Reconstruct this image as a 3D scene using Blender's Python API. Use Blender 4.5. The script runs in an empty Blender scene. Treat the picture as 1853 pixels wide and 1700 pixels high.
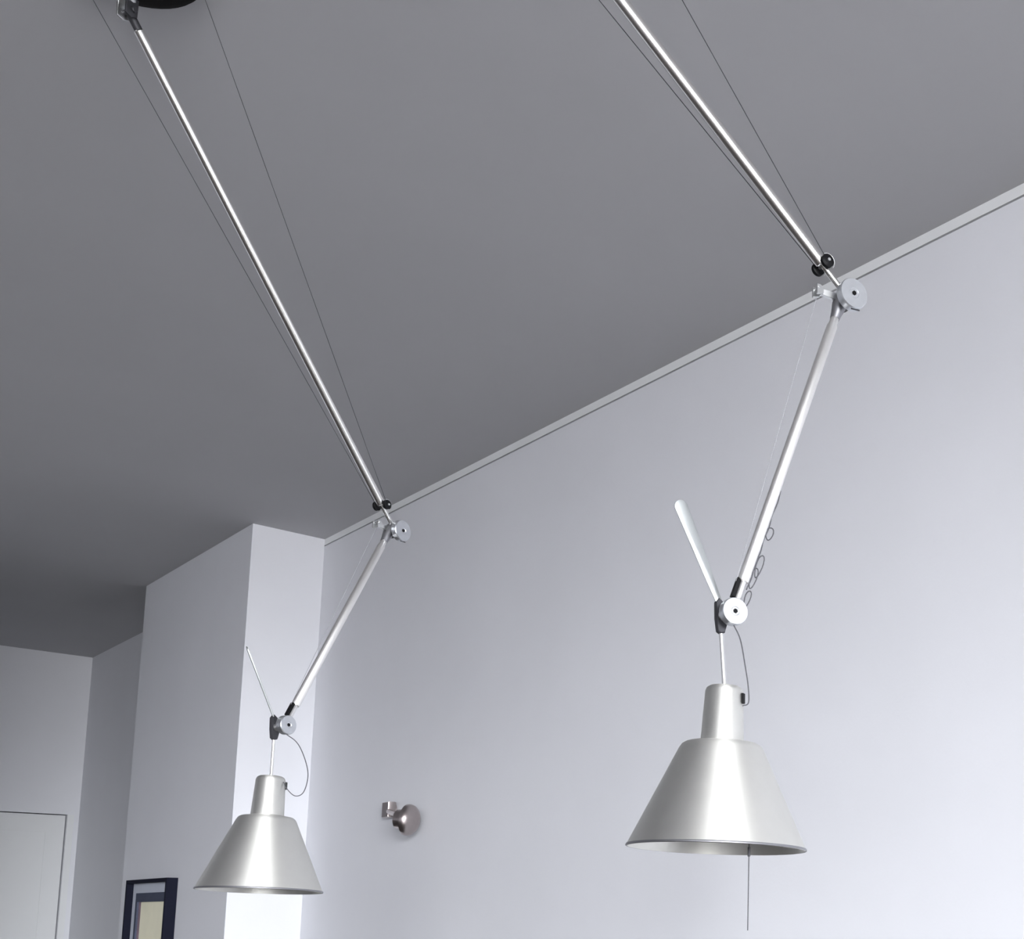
import bpy, math, random
from mathutils import Vector, Matrix

random.seed(7)
scene = bpy.context.scene
COL = scene.collection
CEIL = 3.33           # ceiling height (m); the camera stands at 1.30 m
EYE = 1.30

# ------------------------------------------------------------------ camera
cam_data = bpy.data.cameras.new('camera')
cam_data.sensor_fit = 'HORIZONTAL'
cam_data.sensor_width = 36.0
cam_data.lens = 36.0 * 2206.0 / 1853.0
cam_data.shift_x = -0.3904          # the photograph is the upper left part of a wider view
cam_data.shift_y = 0.2887
cam_data.clip_start = 0.05
cam = bpy.data.objects.new('camera', cam_data)
cam.location = (0, 0, EYE)
cam.rotation_euler = (math.radians(90 + 7.2337), 0, math.radians(-47.326))
COL.objects.link(cam)
scene.camera = cam

# ------------------------------------------------------------------ sky
world = bpy.data.worlds.new('world')
scene.world = world
world.use_nodes = True
wn = world.node_tree
wn.nodes.clear()
w_out = wn.nodes.new('ShaderNodeOutputWorld')
w_bg = wn.nodes.new('ShaderNodeBackground')
w_bg.inputs['Strength'].default_value = 77.0
# an overcast sky above the horizon, darker ground below it
w_tc = wn.nodes.new('ShaderNodeTexCoord')
w_sep = wn.nodes.new('ShaderNodeSeparateXYZ')
w_map = wn.nodes.new('ShaderNodeMapRange')
w_map.inputs['From Min'].default_value = -0.04
w_map.inputs['From Max'].default_value = 0.04
w_ramp = wn.nodes.new('ShaderNodeValToRGB')
w_ramp.color_ramp.elements[0].color = (0.28, 0.28, 0.28, 1)
w_ramp.color_ramp.elements[1].color = (0.95, 0.97, 1.0, 1)
wn.links.new(w_tc.outputs['Generated'], w_sep.inputs[0])
wn.links.new(w_sep.outputs['Z'], w_map.inputs['Value'])
wn.links.new(w_map.outputs[0], w_ramp.inputs['Fac'])
wn.links.new(w_ramp.outputs['Color'], w_bg.inputs['Color'])
wn.links.new(w_bg.outputs[0], w_out.inputs[0])

# ------------------------------------------------------------------ daylight enters by the window behind the camera
WIN_X0, WIN_X1, WIN_Z0, WIN_Z1, WIN_Y = -6.1, -0.6, 0.8, 3.15, -7.5
pl = bpy.data.lights.new('window_portal', 'AREA')
pl.shape = 'RECTANGLE'
pl.size = WIN_X1 - WIN_X0
pl.size_y = WIN_Z1 - WIN_Z0
pl.cycles.is_portal = True
po = bpy.data.objects.new('window_portal', pl)
po.location = ((WIN_X0 + WIN_X1) / 2, WIN_Y - 0.02, (WIN_Z0 + WIN_Z1) / 2)
po.rotation_euler = (math.radians(90), 0, 0)
COL.objects.link(po)

# ------------------------------------------------------------------ exposure
vs = scene.view_settings
vs.view_transform = 'Standard'
vs.look = 'None'
vs.exposure = 0.0
vs.gamma = 1.0
vs.use_curve_mapping = False


# ------------------------------------------------------------------ materials
def mat(name, color, rough=0.6, metal=0.0, noise=0.0, nscale=8.0, bump=0.0, bscale=60.0, spec=0.5, aniso=0.0):
    m = bpy.data.materials.new(name)
    m.use_nodes = True
    nt = m.node_tree
    b = nt.nodes['Principled BSDF']
    b.inputs['Roughness'].default_value = rough
    b.inputs['Metallic'].default_value = metal
    b.inputs['Specular IOR Level'].default_value = spec
    b.inputs['Base Color'].default_value = (*color, 1)
    b.inputs['Anisotropic'].default_value = aniso
    if aniso > 0:
        tg = nt.nodes.new('ShaderNodeTangent')
        tg.direction_type = 'RADIAL'
        tg.axis = 'Z'
        b.inputs['Anisotropic Rotation'].default_value = 0.25
        nt.links.new(tg.outputs[0], b.inputs['Tangent'])
    if noise > 0 or bump > 0:
        tc = nt.nodes.new('ShaderNodeTexCoord')
    if noise > 0:
        n = nt.nodes.new('ShaderNodeTexNoise')
        n.inputs['Scale'].default_value = nscale
        n.inputs['Detail'].default_value = 4
        nt.links.new(tc.outputs['Object'], n.inputs['Vector'])
        r = nt.nodes.new('ShaderNodeValToRGB')
        r.color_ramp.elements[0].color = (*[max(0, c * (1 - noise)) for c in color], 1)
        r.color_ramp.elements[1].color = (*[min(1, c * (1 + noise)) for c in color], 1)
        r.color_ramp.elements[0].position = 0.3
        r.color_ramp.elements[1].position = 0.7
        nt.links.new(n.outputs['Fac'], r.inputs['Fac'])
        nt.links.new(r.outputs['Color'], b.inputs['Base Color'])
    if bump > 0:
        n2 = nt.nodes.new('ShaderNodeTexNoise')
        n2.inputs['Scale'].default_value = bscale
        n2.inputs['Detail'].default_value = 3
        nt.links.new(tc.outputs['Object'], n2.inputs['Vector'])
        bp = nt.nodes.new('ShaderNodeBump')
        bp.inputs['Strength'].default_value = bump
        bp.inputs['Distance'].default_value = 0.01
        nt.links.new(n2.outputs['Fac'], bp.inputs['Height'])
        nt.links.new(bp.outputs['Normal'], b.inputs['Normal'])
    return m


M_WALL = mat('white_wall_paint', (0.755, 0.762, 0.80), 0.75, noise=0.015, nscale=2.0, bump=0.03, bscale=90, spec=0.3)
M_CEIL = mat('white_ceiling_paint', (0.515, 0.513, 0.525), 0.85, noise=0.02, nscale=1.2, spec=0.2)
M_TRIM = mat('white_trim_paint', (0.82, 0.83, 0.84), 0.5, noise=0.01, nscale=5)
M_FLOOR = mat('oak_floor', (0.06, 0.052, 0.048), 0.5, noise=0.15, nscale=3)
M_DOOR = mat('white_door_paint', (0.76, 0.77, 0.78), 0.45, noise=0.01, nscale=4)
M_GAP = mat('dark_gap', (0.03, 0.03, 0.035), 0.9, noise=0.05)
M_ALU = mat('satin_aluminium', (0.76, 0.77, 0.77), 0.36, 1.0, noise=0.01, nscale=40)
M_SHADE = mat('spun_aluminium', (0.83, 0.825, 0.785), 0.52, 1.0, noise=0.01, nscale=40, aniso=0.65)
M_HANDLE = mat('matt_handle_aluminium', (0.60, 0.63, 0.63), 0.42, 1.0, noise=0.01, nscale=40)
M_ARM = mat('satin_arm_aluminium', (0.95, 0.94, 0.92), 0.40, 1.0, noise=0.01, nscale=40)
M_RIM = mat('dark_reflection_aluminium', (0.35, 0.35, 0.37), 0.45, 1.0, noise=0.02)  # dark reflections on rim and elbow socket are put into the base colour
M_TUBE = mat('polished_aluminium', (0.94, 0.93, 0.91), 0.25, 1.0, noise=0.01, nscale=40)
M_DISC = mat('brushed_disc_aluminium', (0.66, 0.68, 0.71), 0.42, 1.0, noise=0.03, nscale=60)
M_REFL = mat('grey_reflector', (0.48, 0.48, 0.48), 0.45, noise=0.01)
M_BLACK = mat('black_plastic', (0.006, 0.006, 0.007), 0.5, noise=0.05, spec=0.15)
M_CANOPY = mat('black_canopy_lacquer', (0.006, 0.005, 0.005), 0.7, noise=0.05, spec=0.1)
M_DARK = mat('dark_anodised_metal', (0.055, 0.055, 0.062), 0.5, 0.5, noise=0.04)
M_WIRE = mat('dark_steel_wire', (0.05, 0.05, 0.055), 0.8, 0.0, noise=0.05, spec=0.1)
M_WIREL = mat('grey_wire', (0.30, 0.30, 0.32), 0.7, 0.0, noise=0.02, spec=0.2)
M_CORD = mat('grey_power_cord', (0.09, 0.09, 0.10), 0.7, noise=0.03, spec=0.2)
M_BULB = mat('opal_bulb_glass', (0.85, 0.85, 0.82), 0.2, noise=0.01)
M_NICKEL = mat('brushed_nickel', (0.46, 0.41, 0.40), 0.3, 1.0, noise=0.05, nscale=30)
M_FRAME = mat('black_frame_wood', (0.006, 0.007, 0.018), 0.6, noise=0.1, spec=0.12)
M_MAT = mat('pale_blue_mount_board', (0.55, 0.58, 0.66), 0.8, noise=0.02)
M_INNER = mat('slate_inner_frame', (0.07, 0.08, 0.12), 0.6, noise=0.08, spec=0.15)
M_PRINT = mat('cream_print_paper', (0.95, 0.91, 0.70), 0.7, noise=0.05, nscale=5)
M_MAUVE = mat('mauve_bevel_edge', (0.28, 0.20, 0.24), 0.6, noise=0.05)


# ------------------------------------------------------------------ mesh helpers
class MB:
    def __init__(self):
        self.v, self.f = [], []

    def box(self, a, b):
        (x0, y0, z0), (x1, y1, z1) = a, b
        i = len(self.v)
        self.v += [Vector(p) for p in ((x0, y0, z0), (x1, y0, z0), (x1, y1, z0), (x0, y1, z0),
                                       (x0, y0, z1), (x1, y0, z1), (x1, y1, z1), (x0, y1, z1))]
        self.f += [[i + k for k in q] for q in ((0, 3, 2, 1), (4, 5, 6, 7), (0, 1, 5, 4), (1, 2, 6, 5), (2, 3, 7, 6), (3, 0, 4, 7))]
        return self

    def rings(self, rings, close=False, cap=True):
        n = len(rings[0])
        i = len(self.v)
        for r in rings:
            self.v += [Vector(p) for p in r]
        m = len(rings)
        for a in range(m if close else m - 1):
            b = (a + 1) % m
            for k in range(n):
                l = (k + 1) % n
                self.f.append([i + a * n + k, i + a * n + l, i + b * n + l, i + b * n + k])
        if cap and not close:
            self.f.append([i + k for k in range(n)][::-1])
            self.f.append([i + (m - 1) * n + k for k in range(n)])
        return self

    def lathe(self, base, axis, profile, seg=32, cap=True, close=False):
        """profile: (distance along axis, radius)"""
        ax = Vector(axis).normalized()
        e1 = ax.orthogonal().normalized()
        e2 = ax.cross(e1)
        rs = []
        for t, r in profile:
            c = Vector(base) + ax * t
            rs.append([c + (e1 * math.cos(2 * math.pi * k / seg) + e2 * math.sin(2 * math.pi * k / seg)) * max(r, 1e-5) for k in range(seg)])
        return self.rings(rs, cap=cap, close=close)

    def rod(self, a, b, r0, r1=None, seg=20):
        a, b = Vector(a), Vector(b)
        r1 = r0 if r1 is None else r1
        L = (b - a).length
        c = min(r0, r1) * 0.18
        return self.lathe(a, b - a, [(0, r0 - c), (c, r0), (L - c, r1), (L, r1 - c)], seg)

    def path(self, pts, r, seg=8):
        pts = [Vector(p) for p in pts]
        rs = []
        up = None
        for k, p in enumerate(pts):
            d = (pts[min(k + 1, len(pts) - 1)] - pts[max(k - 1, 0)]).normalized()
            if up is None:
                up = d.orthogonal().normalized()
            up = (up - d * up.dot(d)).normalized()
            s = d.cross(up)
            rs.append([p + (up * math.cos(2 * math.pi * j / seg) + s * math.sin(2 * math.pi * j / seg)) * r for j in range(seg)])
        return self.rings(rs)

    def slab(self, outline, ex, ey, en, origin, t):
        """flat outline (list of x, y) extruded by +-t/2 along en, with a small bevel"""
        o, ex, ey, en = Vector(origin), Vector(ex), Vector(ey), Vector(en)
        cx = sum(p[0] for p in outline) / len(outline)
        cy = sum(p[1] for p in outline) / len(outline)
        rs = []
        for dz, s in ((-t / 2, 0.93), (-t * 0.32, 1), (t * 0.32, 1), (t / 2, 0.93)):
            rs.append([o + ex * (cx + (x - cx) * s) + ey * (cy + (y - cy) * s) + en * dz for x, y in outline])
        return self.rings(rs)

    def build(self, name, material, parent=None, origin=None, smooth=True, angle=40):
        o0 = Vector(origin) if origin is not None else (parent_world(parent) if parent else Vector((0, 0, 0)))
        me = bpy.data.meshes.new(name)
        me.from_pydata([tuple(v - o0) for v in self.v], [], self.f)
        me.validate()
        import bmesh
        bm = bmesh.new()
        bm.from_mesh(me)
        bmesh.ops.recalc_face_normals(bm, faces=bm.faces)
        bm.to_mesh(me)
        bm.free()
        if smooth:
            me.shade_smooth()
            me.set_sharp_from_angle(angle=math.radians(angle))
        me.materials.append(material)
        ob = bpy.data.objects.new(name, me)
        COL.objects.link(ob)
        if parent:
            ob.parent = parent
            ob.location = o0 - parent_world(parent)
        else:
            ob.location = o0
        ob['_wx'], ob['_wy'], ob['_wz'] = o0
        return ob


def parent_world(o):
    return Vector((o['_wx'], o['_wy'], o['_wz']))


def empty(name, loc, label, cat, group=None):
    e = bpy.data.objects.new(name, None)
    e.location = loc
    e.empty_display_size = 0.1
    COL.objects.link(e)
    e['_wx'], e['_wy'], e['_wz'] = loc
    e['label'] = label
    e['category'] = cat
    if group:
        e['group'] = group
    return e


def structure(o, label, cat):
    o['kind'] = 'structure'
    o['label'] = label
    o['category'] = cat
    return o


def bezier(pts, n=12):
    """Catmull-Rom through the points"""
    P = [Vector(p) for p in pts]
    P = [P[0] * 2 - P[1]] + P + [P[-1] * 2 - P[-2]]
    out = []
    for i in range(1, len(P) - 2):
        for k in range(n):
            t = k / n
            a, b, c, d = P[i - 1], P[i], P[i + 1], P[i + 2]
            out.append(0.5 * ((2 * b) + (c - a) * t + (2 * a - 5 * b + 4 * c - d) * t * t + (3 * b - a - 3 * c + d) * t ** 3))
    out.append(P[-2])
    return out


# ------------------------------------------------------------------ the room
XW, XL, YB, YE = 2.53, -6.2, WIN_Y, 11.03      # long wall, opposite wall, window wall, end wall
XP, YP0, YP1 = 2.17, 6.626, 8.384             # pier standing out from the long wall
TRIM, SLOT = 0.033, 0.007
floor = MB().box((XL - .15, YB - .15, -0.1), (XW + .15, YE + .15, 0)).build('floor', M_FLOOR, smooth=False)
structure(floor, 'brown oak floor of the room', 'floor')
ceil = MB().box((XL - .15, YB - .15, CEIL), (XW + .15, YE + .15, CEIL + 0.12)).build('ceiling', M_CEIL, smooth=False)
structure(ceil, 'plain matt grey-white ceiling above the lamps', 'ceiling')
wr = MB()
wr.box((XW, YB, 0), (XW + .15, YP0 + .02, CEIL - TRIM - SLOT))
wr.box((XW + .03, YB, CEIL - TRIM - SLOT), (XW + .15, YP0 + .02, CEIL))
wr.box((XW, YP0 + .02, 0), (XW + .15, YE, CEIL))
structure(wr.build('wall_right', M_WALL, smooth=False), 'long white wall behind the two lamps', 'wall')
tr = MB().box((XW, YB + .005, CEIL - TRIM), (XW + .03, YP0, CEIL)).build('trim_1', M_TRIM, smooth=False)
structure(tr, 'pale strip with a dark shadow gap where long wall meets ceiling', 'trim')
pier = MB().box((XP, YP0, 0), (XW, YP1, CEIL)).build('wall_pier', M_WALL, smooth=False)
structure(pier, 'white pier standing out from the long wall, its near side brightly lit', 'wall')

structure(MB().box((0.70, 7.0, 0), (0.85, YE, CEIL)).build('wall_added_blocker', M_WALL, smooth=False), 'added unseen white wall that shades the far end of the room', 'wall')  # unseen wall, added to keep window light off the end wall

# end wall with a door opening
DX0, DX1, DZ = 1.60, 2.445, 2.088
we = MB()
we.box((XL, YE, 0), (DX0 - .007, YE + .15, CEIL))
we.box((DX1 + .007, YE, 0), (XW, YE + .15, CEIL))
we.box((DX0 - .007, YE, DZ + .008), (DX1 + .007, YE + .15, CEIL))
we.box((DX0 - .007, YE + .10, 0), (DX1 + .007, YE + .15, DZ + .008))
structure(we.build('wall_end', M_WALL, smooth=False), 'white end wall with a flush door', 'wall')
door = MB()
P0, P1, Q0, Q1 = DX0 + .10, DX1 - .10, 0.22, DZ - .11
door.box((DX0, YE + .012, 0.008), (DX1, YE + .05, DZ))
door = door.build('door_1', M_DOOR, smooth=False)
structure(door, 'flush white door at the far left end of the room', 'door')
pan = MB()
for (a, b) in (((P0, Q0), (P1, Q0 + .02)), ((P0, Q1 - .02), (P1, Q1)), ((P0, Q0 + .02), (P0 + .02, Q1 - .02)), ((P1 - .02, Q0 + .02), (P1, Q1 - .02))):
    pan.box((a[0], YE + .007, a[1]), (b[0], YE + .0125, b[1]))
pan.build('panel_moulding', M_DOOR, door, smooth=False)
hd = MB().rod((DX0 + .07, YE + .012, 1.0), (DX0 + .07, YE - .045, 1.0), .011)
hd.rod((DX0 + .07, YE - .04, 1.0), (DX0 + .19, YE - .04, 1.0), .009)
hd.build('door_handle', M_NICKEL, door)
cas = MB()
cas.box((DX1 + .008, YE - .012, 0), (DX1 + .05, YE, DZ + .008))
structure(cas.build('trim_2', M_DOOR, smooth=False), 'white casing strip between the flush door and the corner', 'trim')

structure(MB().box((XL - .15, YB, 0), (XL, YE, CEIL)).build('wall_left', M_WALL, smooth=False), 'white wall on the far side of the room', 'wall')
wb = MB()
wb.box((XL, YB - .15, 0), (WIN_X0, YB, CEIL)).box((WIN_X1, YB - .15, 0), (XW, YB, CEIL))
wb.box((WIN_X0, YB - .15, 0), (WIN_X1, YB, WIN_Z0)).box((WIN_X0, YB - .15, WIN_Z1), (WIN_X1, YB, CEIL))
structure(wb.build('wall_back', M_WALL, smooth=False), 'white wall with the window', 'wall')
wf = MB()
for k in range(4):
    x = WIN_X0 + (WIN_X1 - WIN_X0) * k / 3
    wf.box((max(WIN_X0, x - .03), YB - .11, WIN_Z0), (min(WIN_X1, x + .03), YB - .05, WIN_Z1))
wf.box((WIN_X0, YB - .11, WIN_Z0), (WIN_X1, YB - .05, WIN_Z0 + .06)).box((WIN_X0, YB - .11, WIN_Z1 - .06), (WIN_X1, YB - .05, WIN_Z1))
structure(wf.build('window_1', M_TRIM, smooth=False), 'white framed window lighting the room', 'window')


# ------------------------------------------------------------------ the lamps
def lamp(M, az, J, P, K, pad, neck, cc, anchors, label, tilt_u, cord, pull, loops, rs=1.0, blade=None):
    """Points are (u, n, z) from the arm's ceiling pivot M: u runs along the arm plane, n is its normal towards the window."""
    a = math.radians(az)
    U = Vector((math.cos(a), -math.sin(a), 0))
    N = Vector((-math.sin(a), -math.cos(a), 0))
    Z = Vector((0, 0, 1))
    M = Vector(M)

    def L(u, n, z):
        return M + U * u + N * n + Z * z

    base = M.copy()
    base.z = CEIL
    root = empty('pendant_lamp', base, label, 'lamp', 'pair of jointed aluminium pendant lamps')
    # ceiling canopy
    cz = CEIL - M.z
    can_u, can_n, can_r = -0.093, 0.090, 0.155
    can = MB().lathe(L(can_u, can_n, cz), -Z, [(0, can_r), (.014, can_r), (.022, can_r - .006), (.0255, can_r - .02)], 48)
    can.build('canopy', M_CANOPY, root)
    br = MB()
    br.lathe(L(-.012, 0, cz - .024), -Z, [(0, .02), (.012, .02), (.016, .017)], 24)
    fork = [(-.014, -.014), (.0, -.017), (.013, -.010), (.014, .03), (-.014, .03)]
    br.slab(fork, U, Z, N, L(-.006, -.013, 0.0), .005)
    brk = br.build('ceiling_bracket', M_ALU, root)
    MB().slab(fork, U, Z, N, L(-.006, .013, 0.0), .005).build('fork_plate', M_DARK, brk)
    MB().rod(L(-.004, -.022, 0), L(-.004, .022, 0), .006).build('pivot_pin', M_DARK, brk)

    Jv, Pv, Kv = L(J[0], 0, J[1]), L(P[0], 0, P[1]), L(K[0], -.028, K[1])
    d1 = (Jv - M).normalized()
    # upper arm
    up = MB().rod(M + d1 * .032, Jv - d1 * .064, .0112, seg=24).build('upper_arm', M_TUBE, root)
    MB().rod(M - d1 * .004, M + d1 * .04, .0085, seg=16).build('arm_end', M_DARK, up)
    col = MB().rod(Jv - d1 * .066, Jv + d1 * .004, .0058, seg=16).build('arm_tip', M_TUBE, up)
    # guide wheels with their axle
    W = Jv - d1 * .061
    MB().rod(W - N * .026, W + N * .026, .003, seg=10).build('wheel_axle', M_ALU, root)
    for s in (-1, 1):
        w = MB().lathe(W + N * (s * .0175 - .005), N, [(0, .0105), (.0015, .0125), (.0035, .0112), (.0065, .0112), (.0085, .0125), (.010, .0105)], 24)
        wo = w.build('guide_wheel', M_BLACK, root)
        MB().lathe(W + N * (s * .0175 + .005), N, [(0, .0032), (.0015, .0028)], 12).build('wheel_cap', M_DARK, wo)
        wy = MB().path([Vector(W + N * s * .0175) + Vector((d1 * math.cos(t) + d1.cross(N) * math.sin(t))) * .0146 for t in [k * math.pi / 10 - math.pi for k in range(11)]], .0012, 6)
        wy.build('wheel_guard', M_ALU, wo)
    # suspension wires
    for (au, an, azz), s in zip(anchors, (-1, 1)):
        A, B = L(au, an, azz), W + N * s * .0175 + d1 * .004
        MB().rod(A, B, .00065, seg=8).build('suspension_wire', M_WIRE, root)
    # cable arm with a forked end
    ca = MB()
    B0 = Jv - U * .052 - Z * .014
    ca.slab([(-.050, -.005), (.004, -.008), (.004, .008), (-.050, .006)], U, Z, N, Jv - Z * .014, .008)
    for s in (-1, 1):
        ca.slab([(-.010, -.010), (.004, -.006), (.004, .006), (-.003, .010), (-.010, .010)], U, Z, N, B0 + N * s * .008 - U * .000, .005)
    ca.rod(B0 - N * .012 - U * .006 + Z * .005, B0 + N * .012 - U * .006 + Z * .005, .003, seg=10)
    ca.build('cable_arm', M_ALU, root)
    # elbow: hub, disc, bolt
    Jd = Jv - Z * .018
    MB().lathe(Jd - N * .012, N, [(0, .014), (.003, .017), (.034, .017)], 28).build('elbow_hub', M_DARK, root)
    ds = MB().lathe(Jd + N * .022, N, [(0, .026), (.002, .029), (.015, .029), (.0175, .0275), (.0175, .010), (.0165, .009)], 48)
    dso = ds.build('elbow_disc', M_DISC, root, angle=25)
    MB().lathe(Jd + N * .0385, N, [(0, .0046), (.0016, .0044)], 6).build('bolt', M_BLACK, dso)
    MB().rod(Jd + N * .0345 - Z * .0295 - U * .004, Jd + N * .0345 - Z * .0285 + U * .014, .0014, seg=8).build('disc_clip', M_DARK, dso)
    # lower arm
    d2 = (Pv - Jv).normalized()
    lo = MB().lathe(Jv + d2 * .01, d2, [(.02, .0078), (.062, .0078), (.068, .0100), ((Pv - Jv).length - .072, .0100), ((Pv - Jv).length - .070, .0085)], 24)
    loo = lo.build('lower_arm', M_ARM, root)
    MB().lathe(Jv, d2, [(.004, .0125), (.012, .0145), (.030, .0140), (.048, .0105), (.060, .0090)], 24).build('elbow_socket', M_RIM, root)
    MB().rod(Pv - d2 * .064, Pv - d2 * .004, .0068, seg=16).build('arm_neck', M_TUBE, loo)
    MB().slab([(-.003, -.020), (.003, -.020), (.003, .018), (-.003, .018)], d2.cross(N).normalized(), d2, N, Pv - d2 * .046 - U * .0095, .010).build('neck_clamp', M_BLACK, loo)
    # thin cable beside the lower arm
    q = d2.cross(N).normalized()
    if q.dot(U) > 0:
        q = -q
    MB().rod(B0 - Z * .006 - U * .004, Pv - d2 * .055 + q * .012, .0006, seg=8).build('tension_cable', M_WIREL, root)
    # knotted cable ends beside the arm
    for (dist, off, r1, r2) in loops:
        c = Pv - d2 * dist - q * (.0096 + off)
        lp = MB().path([c + d2 * r1 * math.cos(t) + q * r2 * math.sin(t) + N * .002 * math.sin(2 * t) for t in [k * math.pi / 8 for k in range(17)]], .0011, 6)
        lp.build('cable_loop', M_CORD, root)
    if loops:
        pts = [Pv - d2 * (.05 + .025 * k) - q * (.0105 + (.002 if k % 2 else .0)) for k in range(9)]
        MB().path(bezier(pts, 5), .0012, 6).build('cable_tail', M_CORD, root)
    # head pivot
    hd_ = MB().lathe(Pv - N * .004, N, [(0, .021), (.002, .0238), (.016, .0238), (.018, .0225), (.018, .008), (.0172, .007)], 40)
    ho = hd_.build('head_disc', M_DISC, root, angle=25)
    MB().lathe(Pv + N * .013, N, [(0, .0045), (.0012, .0043)], 6).build('bolt', M_BLACK, ho)
    kn = MB().slab([(-.002, -.031), (.006, -.029), (.0105, -.012), (.011, .008), (.004, .024), (-.006, .031), (-.0115, .024), (-.0105, -.005), (-.007, -.028)], U, Z, N, Kv, .012)
    kno = kn.build('head_knuckle', M_DARK, root)
    MB().rod(Kv + N * .004, Pv + N * .0, .010, seg=20).build('knuckle_hub', M_ALU, kno)
    # handle: flat blade with a rounded end
    Pd = L(pad[0], -.028, pad[1])
    K1 = Kv + Z * .020 - U * .002
    hx = (Pd - K1)
    hl = hx.length
    hx.normalize()
    bn = N if blade is None else hx.cross(U * blade[0] + N * blade[1]).normalized()
    hy = hx.cross(bn).normalized()
    out = [(0, -.0055), (hl * .5, -.0095), (hl - .012, -.012)]
    out += [(hl - .012 + .0115 * math.sin(t), -.012 * math.cos(t)) for t in [math.pi * k / 8 for k in range(1, 8)]]
    out += [(hl - .012, .012), (hl * .5, .0095), (0, .0055)]
    MB().slab(out, hx, hy, bn, K1, .0036).build('handle', M_HANDLE, root)
    # stem
    ax = (Z + U * math.tan(math.radians(tilt_u))).normalized()
    Cv = L(cc[0], -.028, cc[1])
    top = Cv + ax * .278
    MB().rod(Kv - Z * .022, top - ax * .004, .0036, seg=14).build('stem', M_TUBE, root)
    # shade: cone, neck, lip, reflector
    T = .0016
    cone = [(t, max(.037, r * rs)) for t, r in ((0, .150), (.168, .0715), (.174, .0675), (.1775, .062), (.1795, .050), (.1815, .037))]
    prof = cone + [(t - .002, max(r - T * 1.4, .001)) for t, r in cone[::-1]]
    sh = MB().lathe(Cv, ax, prof, 96, cap=False, close=True).build('lamp_shade', M_SHADE, root, angle=50)
    nk = [(.178, .0368), (.268, .0325), (.274, .030), (.277, .0255), (.2785, .018), (.279, .0)]
    ne = MB().lathe(Cv, ax, nk, 64).build('shade_neck', M_SHADE, root, angle=50)
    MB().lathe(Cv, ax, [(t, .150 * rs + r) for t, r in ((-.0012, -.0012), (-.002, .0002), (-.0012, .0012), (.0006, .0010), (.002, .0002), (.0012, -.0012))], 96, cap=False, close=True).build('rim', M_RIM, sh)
    rf = [(t, r * rs) for t, r in ((.001, .1468), (.165, .0695), (.172, .062), (.174, .030))]
    MB().lathe(Cv, ax, rf + [(t + .0008, r + .0004) for t, r in rf[::-1]], 64, cap=False, close=True).build('reflector', M_REFL, sh)
    MB().lathe(Cv + ax * .06, ax, [(0, .004), (.004, .016), (.015, .026), (.03, .030), (.048, .027), (.07, .018), (.085, .014), (.115, .0135)], 28).build('bulb', M_BULB, root)
    # switch on the neck, on the side away from the arm plane's back
    sd = (N * .72 + U * .70).normalized()
    S0 = Cv + ax * .255 + sd * .031
    MB().slab([(-.0035, -.009), (.0035, -.009), (.0035, .009), (-.0035, .009)], sd.cross(Z), Z, sd, S0 + sd * .003, .006).build('switch', M_BLACK, ne)
    cp = [Pv - Z * .022 + N * .006] + [L(*c) for c in cord]
    MB().path(bezier(cp, 8), .0011, 8).build('power_cord', M_CORD, root)
    if pull:
        q0 = Cv + N * .05 + U * .035 + Z * .012
        pc = MB().path([q0, q0 - Z * .05, q0 - Z * .1, q0 - Z * .15], .0009, 8)
        pco = pc.build('pull_cord', M_CORD, root)
        MB().rod(q0 - Z * .012, q0 - Z * .028, .0022, seg=10).build('cord_sleeve', M_DARK, pco)
    return root


lamp((0.6256, 1.7713, 1.973 + EYE), 14, J=(.8986, -.8073), P=(.6833, -1.4516), K=(.6755, -1.4535), pad=(.5925, -1.261),
     neck=None, cc=(.677, -1.8528), tilt_u=1.6,
     anchors=((-.046, -.063, .027), (.03, .235, .027)),
     label='larger, nearer jointed aluminium pendant lamp on the right, with a wide flat handle',
     cord=[(.694, .012, -1.50), (.704, .012, -1.545), (.712, .008, -1.578), (.714, .006, -1.606), (.704, .004, -1.612)],
     pull=True,
     loops=[(.075, .006, .020, .006), (.10, .009, .022, .006), (.165, .007, .012, .007), (.035, .008, .016, .005)])
lamp((0.6349, 2.9177, 1.973 + EYE), -23, J=(.8491, -.8976), P=(.5342, -1.5006), K=(.531, -1.5055), pad=(.4346, -1.3224),
     neck=None, cc=(.5193, -1.9031), tilt_u=2.3,
     anchors=((-.046, -.063, .027), (.024, .179, .027)),
     label='smaller, farther jointed aluminium pendant lamp on the left, hanging before the pier',
     cord=[(.548, .030, -1.545), (.560, .045, -1.585), (.565, .052, -1.625), (.560, .046, -1.665), (.550, .030, -1.674), (.540, .012, -1.655), (.538, .004, -1.64)],
     pull=False, loops=[], rs=0.915, blade=(-.67, .74))

# ------------------------------------------------------------------ spotlight on the long wall
sp = empty('wall_spotlight', (XW, 5.62, EYE + .505), 'small brushed nickel spotlight on the long wall between the lamps', 'spotlight')
MB().lathe((XW, 5.62, EYE + .505), (-1, 0, 0), [(0, .035), (.012, .035), (.018, .030)], 32).build('base_plate', M_NICKEL, sp)
MB().slab([(-.034, -.036), (.034, -.036), (.034, .036), (-.034, .036)], (0, 1, 0), (0, 0, 1), (1, 0, 0), (XW - .032, 5.60, EYE + .505), .036).build('mount_block', M_NICKEL, sp)
MB().rod((XW - .045, 5.57, EYE + .495), (XW - .085, 5.33, EYE + .45), .012).build('swivel_arm', M_NICKEL, sp)
hax = Vector((.60, -.79, -.10))
hp = [(-.015, .064), (-.012, .069), (.0, .070), (.012, .066), (.024, .055), (.033, .038), (.038, .018), (.039, .0)]
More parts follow.
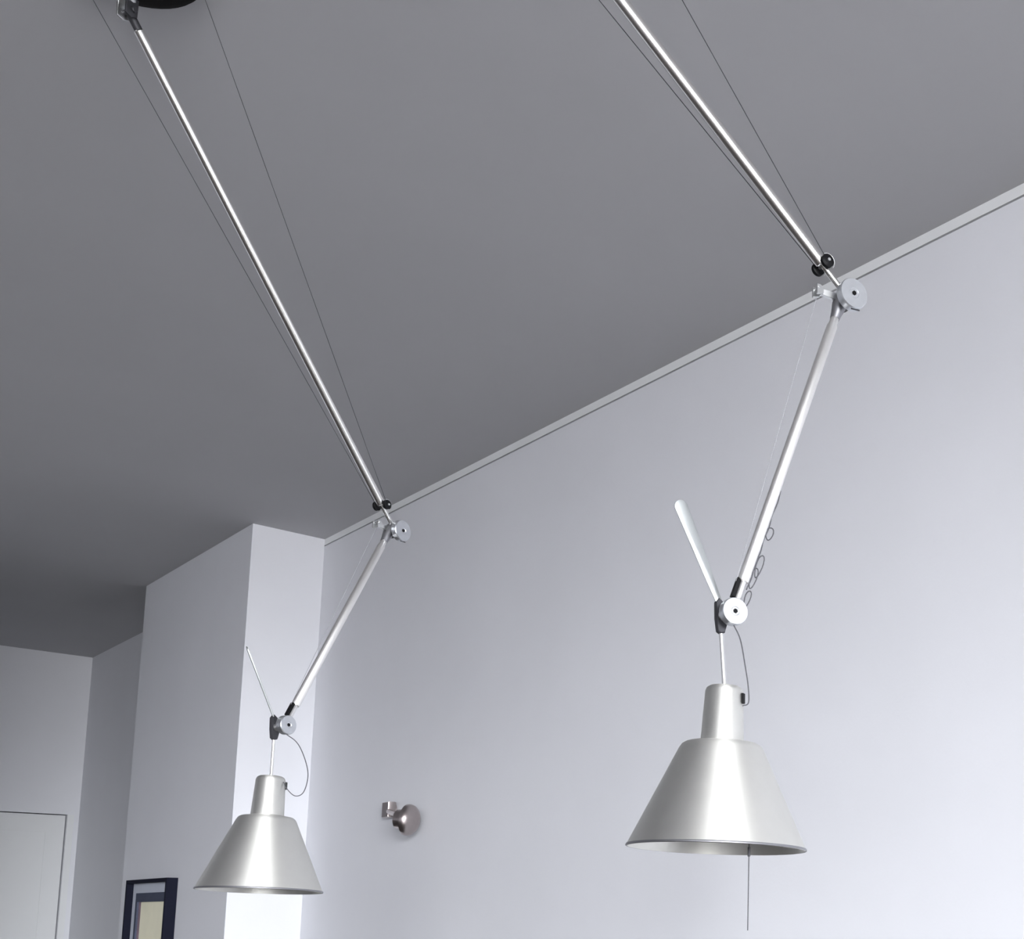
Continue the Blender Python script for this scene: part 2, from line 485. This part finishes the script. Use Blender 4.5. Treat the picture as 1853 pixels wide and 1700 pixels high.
hc = (XW - .085, 5.275, EYE + .437)
ho = MB().lathe(hc, hax, hp, 40).build('spot_head', M_NICKEL, sp)
MB().lathe(hc, hax, [(-.056, .036), (-.054, .042), (-.014, .046)], 32).build('lens_ring', M_NICKEL, ho)
MB().lathe(hc, hax, [(-.057, .030), (-.0555, .034)], 32).build('lens', M_DARK, ho)

# ------------------------------------------------------------------ framed picture on the pier
PY0, PY1, PZT, PZB = 7.38, 8.10, EYE + .224, EYE - .78
pf = empty('framed_picture', (XP, (PY0 + PY1) / 2, PZB), 'deep black framed picture with pale mount on the pier', 'picture')
FD, FW = .055, .020
for nm, a, b in (('frame_bar', (PY0, PZB), (PY0 + FW, PZT)), ('frame_bar', (PY1 - FW, PZB), (PY1, PZT)),
                 ('frame_bar', (PY0 + FW, PZT - FW), (PY1 - FW, PZT)), ('frame_bar', (PY0 + FW, PZB), (PY1 - FW, PZB + FW))):
    MB().box((XP - FD, a[0], a[1]), (XP, b[0], b[1])).build(nm, M_FRAME, pf, smooth=False)
MB().box((XP - .02, PY0 + FW, PZB + FW), (XP - .004, PY1 - FW, PZT - FW)).build('mount_board', M_MAT, pf, smooth=False)
IY0, IY1, IZT, IZB = PY0 + .08, PY1 - .12, PZT - .075, PZB + .075
inn = [((IY0, IZB), (IY0 + .012, IZT)), ((IY1 - .03, IZB), (IY1, IZT)), ((IY0 + .012, IZT - .05), (IY1 - .03, IZT)), ((IY0 + .012, IZB), (IY1 - .03, IZB + .05))]
for a, b in inn:
    MB().box((XP - .032, a[0], a[1]), (XP - .0195, b[0], b[1])).build('inner_bar', M_INNER, pf, smooth=False)
MB().box((XP - .0225, IY1 - .07, IZB + .05), (XP - .0195, IY1 - .03, IZT - .05)).build('print_edge', M_MAUVE, pf, smooth=False)
MB().box((XP - .022, IY0 + .012, IZB + .05), (XP - .0195, IY1 - .07, IZT - .05)).build('print', M_PRINT, pf, smooth=False)

for o in bpy.data.objects:
    for k in ('_wx', '_wy', '_wz'):
        if k in o:
            del o[k]
